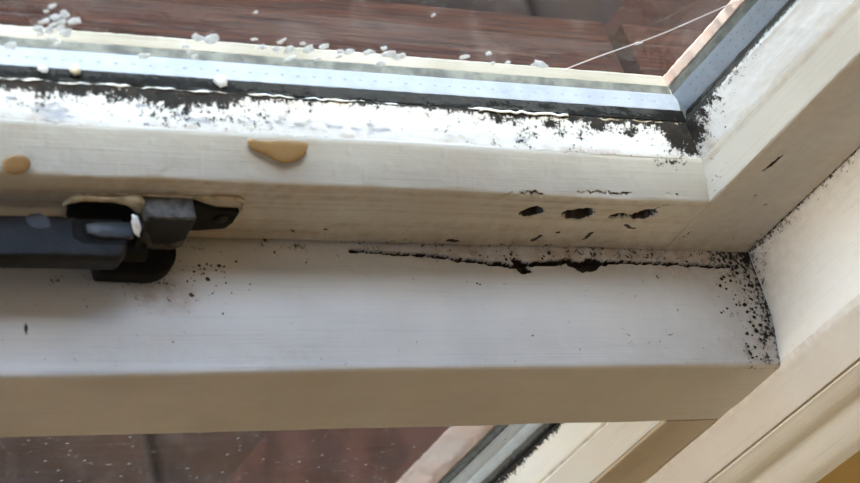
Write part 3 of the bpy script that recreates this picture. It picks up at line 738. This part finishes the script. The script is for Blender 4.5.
# ================================================================== LOWER LIGHT
win2 = empty('window_2')
tag(win2, 'lower window light below the transom with drab stile and dusty glass', 'window', kind='structure')
XR2 = -20.5
def low_field(P):
    X, Nn, Z = P.T; D = np.zeros_like(P)
    D[:, 1] += (Nn > NF - 1) * (fbm(X * 0.12, Z * 0.05, 161) - 0.45) * 0.5
    return D, {'mould': np.full(len(P), 0.05), 'rot': np.zeros(len(P)), 'stain_shade': np.full(len(P), 0.1)}
ZL0 = ZB - 0.2
TL = tspan(860, 160, 0.8); TLr = np.sort(1 - TL)
lp = profile([(NF, -0.2, 0.3, True), (NF, XR2, 0.8, True), (NF - 3, XR2 - 0.4, 0, False), (-4, XR2 - 0.4, 0, False), (-4, -0.2, 0, False)], step=0.8)
A = np.stack([lp[:, 1], lp[:, 0], np.full(len(lp), ZL0)], 1); B = A.copy(); B[:, 2] = -899
loft('side_stile', A, B, TLr, M_low, win2, low_field)
def lowb_field(P):
    X, Nn, Z = P.T; D = np.zeros_like(P)
    D[:, 0] += (fbm(Z * 0.2, Nn * 0.3, 171) - 0.45) * 0.4
    e = Nn - 18.5
    m = 0.9 * np.exp(-(e / (1.2 + 1.8 * fbm(Z * 0.2, 0 * Z, 173))) ** 2) + 0.22 * np.exp(-e / 3.0)
    st = 0.45 * np.exp(-((Nn - 28.6) / 0.7) ** 2) + 0.3 * np.exp(-(e / 2) ** 2)
    return D, {'mould': np.clip(m, 0, 1), 'rot': np.zeros(len(P)), 'stain_shade': np.clip(st, 0, .9)}
lbp = profile([(NF - 0.6, XR2 - 0.5, 0.4, True), (29.2, -27.8, 0.3, True), (28.6, -27.2, 0.2, True), (28.0, -28.2, 0.3, True), (18.5, -32.0, 0.4, True), (18.3, -22, 0, False)], step=0.45)
A = np.stack([lbp[:, 1], lbp[:, 0], np.full(len(lbp), ZL0)], 1); B = A.copy(); B[:, 2] = -870
tag(loft('glazing_bead', A, B, TLr, M_lowb, win2, lowb_field), 'white grooved side bead of the lower glass')
def low_bar(name, prof, mat, fld=None):
    pr = profile([(n_, x_, 0.25, False) for n_, x_ in prof], coarse=1.0)
    A = np.stack([pr[:, 1], pr[:, 0], np.full(len(pr), ZL0)], 1); B = A.copy(); B[:, 2] = -870
    return loft(name, A, B, TLr, mat, win2, fld)
tag(low_bar('glazing_gasket', [(18.4, -24), (18.4, -32.0), (14.4, -31.6), (14.4, -24)], M_black, wob(181, 'Z', 0.8)), 'black mouldy rubber strip beside the lower glass')
tag(low_bar('spacer_bar', [(14.3, -24), (14.3, -31.4), (11.9, -33.4), (11.5, -32.9), (11.1, -34.1), (8.8, -36.6), (8.8, -24)], M_alu2), 'silver ribbed spacer bar of the lower glass')
low_bar('outer_gasket', [(8.7, -24), (8.7, -36.8), (7.2, -37.6), (6.6, -36.6), (5.6, -36.6), (5.6, -24)], M_grey)
tag(low_bar('outer_bead', [(5.5, -24), (5.5, -37.2), (3.5, -38.6), (-4.5, -41.5), (-7, -24)], M_salmon, wob(187, 'Z', 1.2)), 'salmon pink outer bead seen through the lower glass')
box('glass_pane', (XL + 30, 14.4, -868), (-32.2, 18.3, ZB - 2), M_glass2, win2)
box('glass_pane', (XL + 30, 5.7, -868), (-37.2, 8.6, ZB - 2), M_glass_o, win2)
multibox('top_rail', [((XL + 22, -4, ZB - 3), (-20.9, NF - 20.2, ZB - 0.3))], M_low, win2)
box('side_stile', (XL + 1, -4, -899), (XL + 22, NF, ZL0), M_low, win2, 1.0)
box('bottom_rail', (XL + 22, -4, -899), (-21, NF, -868), M_low, win2, 1.0)

# ================================================================== RESIN DRIPS ON THE SASH MOULDING
def drip(px_list, thick, label):
    """outline in photo pixels laid on the sash moulding (plane through rim and bead edge)"""
    nrm = np.array([0, 5.75, 11.0]); nrm = nrm / np.linalg.norm(nrm); o = np.array([0, 0, ZR + 0.25])
    def on(x, y):
        r = _ray(x, y); d = np.array([r[0], r[2], r[1]]); c = np.array([CAM[0], CAM[2], CAM[1]])
        return c + d * (np.dot(o - c, nrm) / np.dot(d, nrm))
    P = np.array([on(*q) for q in px_list]); c = P.mean(0); m = len(P); V = []; F = []
    rings = [(1.0, -0.4), (1.0, 0.1), (0.93, 0.55), (0.78, 0.85), (0.5, 1.0), (0.2, 1.04)]
    for k, h_ in rings: V += [c + (p - c) * k + nrm * thick * h_ for p in P]
    for i in range(len(rings) - 1):
        for a in range(m): F.append([i * m + a, i * m + (a + 1) % m, (i + 1) * m + (a + 1) % m, (i + 1) * m + a])
    F.append(list(range((len(rings) - 1) * m, len(rings) * m))); F.append(list(range(m))[::-1])
    o_ = raw('resin_drip', V, F, M_resin, None, True); tag(o_, label, 'resin drip', 'amber resin drips on the sash rail')
    return o_
def smooth_poly(q, n_=36):
    q = np.array(q, float); m = len(q); out = []
    for i in range(m):
        p0, p1, p2, p3 = q[i - 1], q[i], q[(i + 1) % m], q[(i + 2) % m]
        for t in np.linspace(0, 1, max(2, n_ // m), endpoint=False):
            out.append(0.5 * (2 * p1 + (p2 - p0) * t + (2 * p0 - 5 * p1 + 4 * p2 - p3) * t * t + (3 * p1 - p0 - 3 * p2 + p3) * t ** 3))
    return out
drip(smooth_poly([(248, 139), (262, 140), (285, 140), (306, 142), (307, 150), (302, 158), (290, 163), (279, 162), (265, 155), (252, 149)]), 0.6, 'large amber resin drip hanging from the bead edge, left of centre')
drip(smooth_poly([(2, 164), (5, 158), (12, 155), (20, 154.5), (28, 157), (31, 163), (28, 170), (20, 174), (11, 174), (4, 170)]), 0.55, 'small amber resin drop at the far left of the sash rail')

# ================================================================== CASEMENT STAY
stay = empty('casement_stay'); tag(stay, 'dark tarnished metal casement stay fixed to the sash rail above the transom', 'window stay')
def XZ(x, y, n_=0.0):
    p = hit(x, y, 'N', n_); return (p[0], p[2])
def XN(x, y, z):
    p = hit(x, y, 'Z', z); return (p[0], p[1])
# mounting plate with clipped end, screwed to the rail
plate = prism('mounting_plate', [XZ(68, 201), XZ(76, 197), XZ(150, 199), XZ(195, 199), XZ(206, 203), XZ(216, 206), XZ(239, 207), XZ(232, 218), XZ(224, 224), XZ(196, 226), XZ(72, 226), XZ(66, 214)], 'N', -0.5, 1.6, M_darksteel, stay, 0.4)
c = XZ(220, 213)
prism('screw', [(c[0] + 1.9 * math.cos(a * .5236), c[1] + 1.9 * math.sin(a * .5236)) for a in range(12)], 'N', 1.4, 2.3, M_steel, plate, 0.5)
# painted recess edge round the plate
tube('paint_edge', [(*XZ(x, y)[:1], 0.5, XZ(x, y)[1]) for x, y in ((64, 205), (68, 196), (80, 193), (110, 192.5), (140, 193.5), (170, 195), (200, 195.5), (238, 197), (243, 200), (242, 208))], 0.45, M_filler, stay)
# bracket knuckle: a block with a rounded underside
zt = 21.5
bx0 = XN(146, 210, zt)[0]; bx1 = XN(196, 210, zt)[0]; bn0 = 1.2; bn1 = XN(170, 217.5, zt)[1]
zb = hit(172, 251, 'N', bn1)[2]
hb = zt - zb
kn = prism('bracket_knuckle', [(bx0, zt), (bx1, zt), (bx1 + 1.0, zb + hb * .14), (bx1 + 0.2, zb + hb * .05), (bx1 - 2.0, zb), (bx1 - 6, zb), (bx1 - 9.5, zb + hb * .06), (bx1 - 12.5, zb + hb * .17), (bx0 + 1.8, zb + hb * .38), (bx0 + 0.6, zb + hb * .56), (bx0, zb + hb * .78)], 'N', bn0, bn1, M_worn, stay, 0.8)
prism('cheek_shade', [(bx0 + 0.8, zt - 0.9), (bx1 - 0.6, zt - 0.9), (bx1 + 0.2, zb + hb * .36), (bx1 - 3, zb + hb * .22), (bx1 - 8, zb + hb * .22), (bx0 + 4, zb + hb * .42), (bx0 + 1.2, zb + hb * .66)], 'N', bn1 - 0.5, bn1 + 0.12, M_steel, kn)  # added dark plate: the knuckle front's shade put into colour
# dark block added for the shadow and dirt under the knuckle
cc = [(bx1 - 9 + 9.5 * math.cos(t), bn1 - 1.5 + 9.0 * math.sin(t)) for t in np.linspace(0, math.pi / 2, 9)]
prism('shadow_block', [(bx0 - 9, 1.2), (bx1 - 1, 1.2)] + cc + [(bx0 - 9, bn1 + 7)], 'Z', 0.3, 5.5, M_darksteel, stay, 1.2)
# hinge leaf and pivot between knuckle and arm
za = 17.5
hx0 = XN(127, 230, za)[0]; hx1 = XN(147, 230, za)[0]
an0 = XN(80, 214, za)[1]; an1 = XN(80, 256, za)[1]
lf = prism('hinge_leaf', [(an0 + 1, za + 1.6), (an0 + 5, za + 2.2), (an1 - 6, za + 0.8), (an1 - 4, za - 4), (an1 - 5, 8.5), (an0 + 1, 8.5)], 'X', hx0 + 3, hx1 - 2.2, M_steel, stay, 0.8)
pc = ((an0 + an1) / 2 + 1.5, za - 5)
prism('pivot_pin', [(pc[0] + 2.6 * math.cos(a * .5236), pc[1] + 2.6 * math.sin(a * .5236)) for a in range(12)], 'X', hx0 - 6, hx1 + 0.5, M_darksteel, stay, 0.5)
# arm: long flat bar with a rounded end and an inset tongue
e = XN(128, 240, za)[0]
ra = (an1 - an0) / 2; ca = (an0 + an1) / 2
endc = [(e - ra * .55 + ra * .55 * math.cos(t), ca + 1.0 + (ra - 0.5) * math.sin(t)) for t in np.linspace(-math.pi / 2, math.pi / 2, 14)]
tilt = 1.5
armpoly = [(-560, an0 + 3.0), (-330, an0 + 2.6), (XN(60, 214, za)[0], an0 + 0.2)] + endc + [(-330, an1 + 0.8), (-560, an1 + 0.5)]
arm = prism('stay_arm', armpoly, 'Z', za - 6.5, za, M_steel, stay, 1.4, 3)
tx0, tx1 = XN(78, 232, za)[0], XN(128, 232, za)[0]
tn0, tn1 = XN(100, 222, za)[1], XN(100, 241, za)[1]
prism('slot', [(tx0 - 1, tn0 - .8), (tx1 - 1, tn0 - .8), (tx1 - 1, tn1 + .9), (tx0 + 1, tn1 + .9), (tx0 - 1.5, tn1 - 1)], 'Z', za - 0.6, za + 0.12, M_darksteel, arm)
prism('tongue', [(tx0 + 1.8, tn0 + 1.2), (tx0 + 5, tn0 + .4), (tx1 + 1, tn0 + .2), (tx1 + 1, tn1 - .6), (tx0 + 5, tn1 - .5), (tx0 + 2, tn1 - 1.6)], 'Z', za - 0.5, za + 1.0, M_tongue, arm, 0.6)
q = XN(38, 221, za)
prism('worn_patch', [(q[0] + 3.0 * math.cos(a * .7) * (1 + .2 * (a % 2)), q[1] + 2.2 * math.sin(a * .7)) for a in range(9)], 'Z', za - 0.2, za + 0.10, M_tongue, arm)
# yellowed filler smeared over the plate
def lump(name, px, rads, n_, mat, parent):
    V, F = [], []; m = 8
    for i, ((x, y), r) in enumerate(zip(px, rads)):
        p = hit(x, y, 'N', n_)
        for a in range(m):
            k = r * random.uniform(0.8, 1.2); t = a / m * 6.283; V.append((p[0] + random.uniform(-.3, .3), p[1] + k * .8 * math.cos(t), p[2] + k * math.sin(t)))
        if i:
            for a in range(m): F.append([(i - 1) * m + a, (i - 1) * m + (a + 1) % m, i * m + (a + 1) % m, i * m + a])
    F.append(list(range(m))); F.append(list(range((len(px) - 1) * m, len(px) * m)))
    return raw(name, V, F, mat, parent, True)
lump('filler_smear', [(64, 204), (70, 200), (84, 198), (100, 199), (116, 199.5), (128, 200.5), (138, 202), (144, 207), (147, 214)], [0.6, 1.2, 1.0, 0.9, 1.0, 1.5, 2.6, 2.6, 0.9], 2.0, M_filler, stay)
lump('filler_smear', [(133, 219), (136, 223), (138, 229), (139, 235)], [1.2, 2.0, 1.8, 0.6], 12.0, M_flake, stay)

# ================================================================== LOOSE MOULD CRUMBS ON THE TRANSOM
V, F = [], []
def add_crumb(c, r):
    b = len(V)
    base = [(0, 0, .8)] + [(math.cos(a * 1.2566), math.sin(a * 1.2566), 0) for a in range(5)] + [(0, 0, -.3)]
    for q_ in base:
        k = r * random.uniform(.6, 1.3); V.append((c[0] + q_[0] * k, c[1] + q_[1] * k, c[2] + q_[2] * k))
    for a in range(5): F.append([b, b + 1 + a, b + 1 + (a + 1) % 5]); F.append([b + 6, b + 1 + (a + 1) % 5, b + 1 + a])
for k in range(90):
    x = random.gauss(190, 34); y = random.gauss(281, 12)
    if 0 < x < 300 and 246 < y < 330: c_ = hit(x, y, 'Z', 0.1); add_crumb((c_[0], c_[1], -BACK_DROP(c_[0]) * sstep(30, 0, c_[1]) + 0.1), abs(random.gauss(.12, .16)) + .10)
for k in range(70):
    t = random.random(); y = 262 + 95 * t; x = 752 + 26 * t - abs(random.gauss(0, 16)) - 3
    c_ = hit(x, y, 'Z', 0); add_crumb((c_[0], c_[1], 0.15 - 3.0 * sstep(26, 38, c_[1])), abs(random.gauss(.35, .2)) + .15)
for k in range(60):
    x = random.uniform(480, 748); y = random.gauss(256, 5)
    if y > 249: c_ = hit(x, y, 'Z', 0); add_crumb((c_[0], c_[1], 0.1), abs(random.gauss(.2, .12)) + .1)
tag(raw('dirt_crumbs', V, F, M_crumb, None, False), 'scattered black mould crumbs on the transom top', 'dirt', kind='stuff')
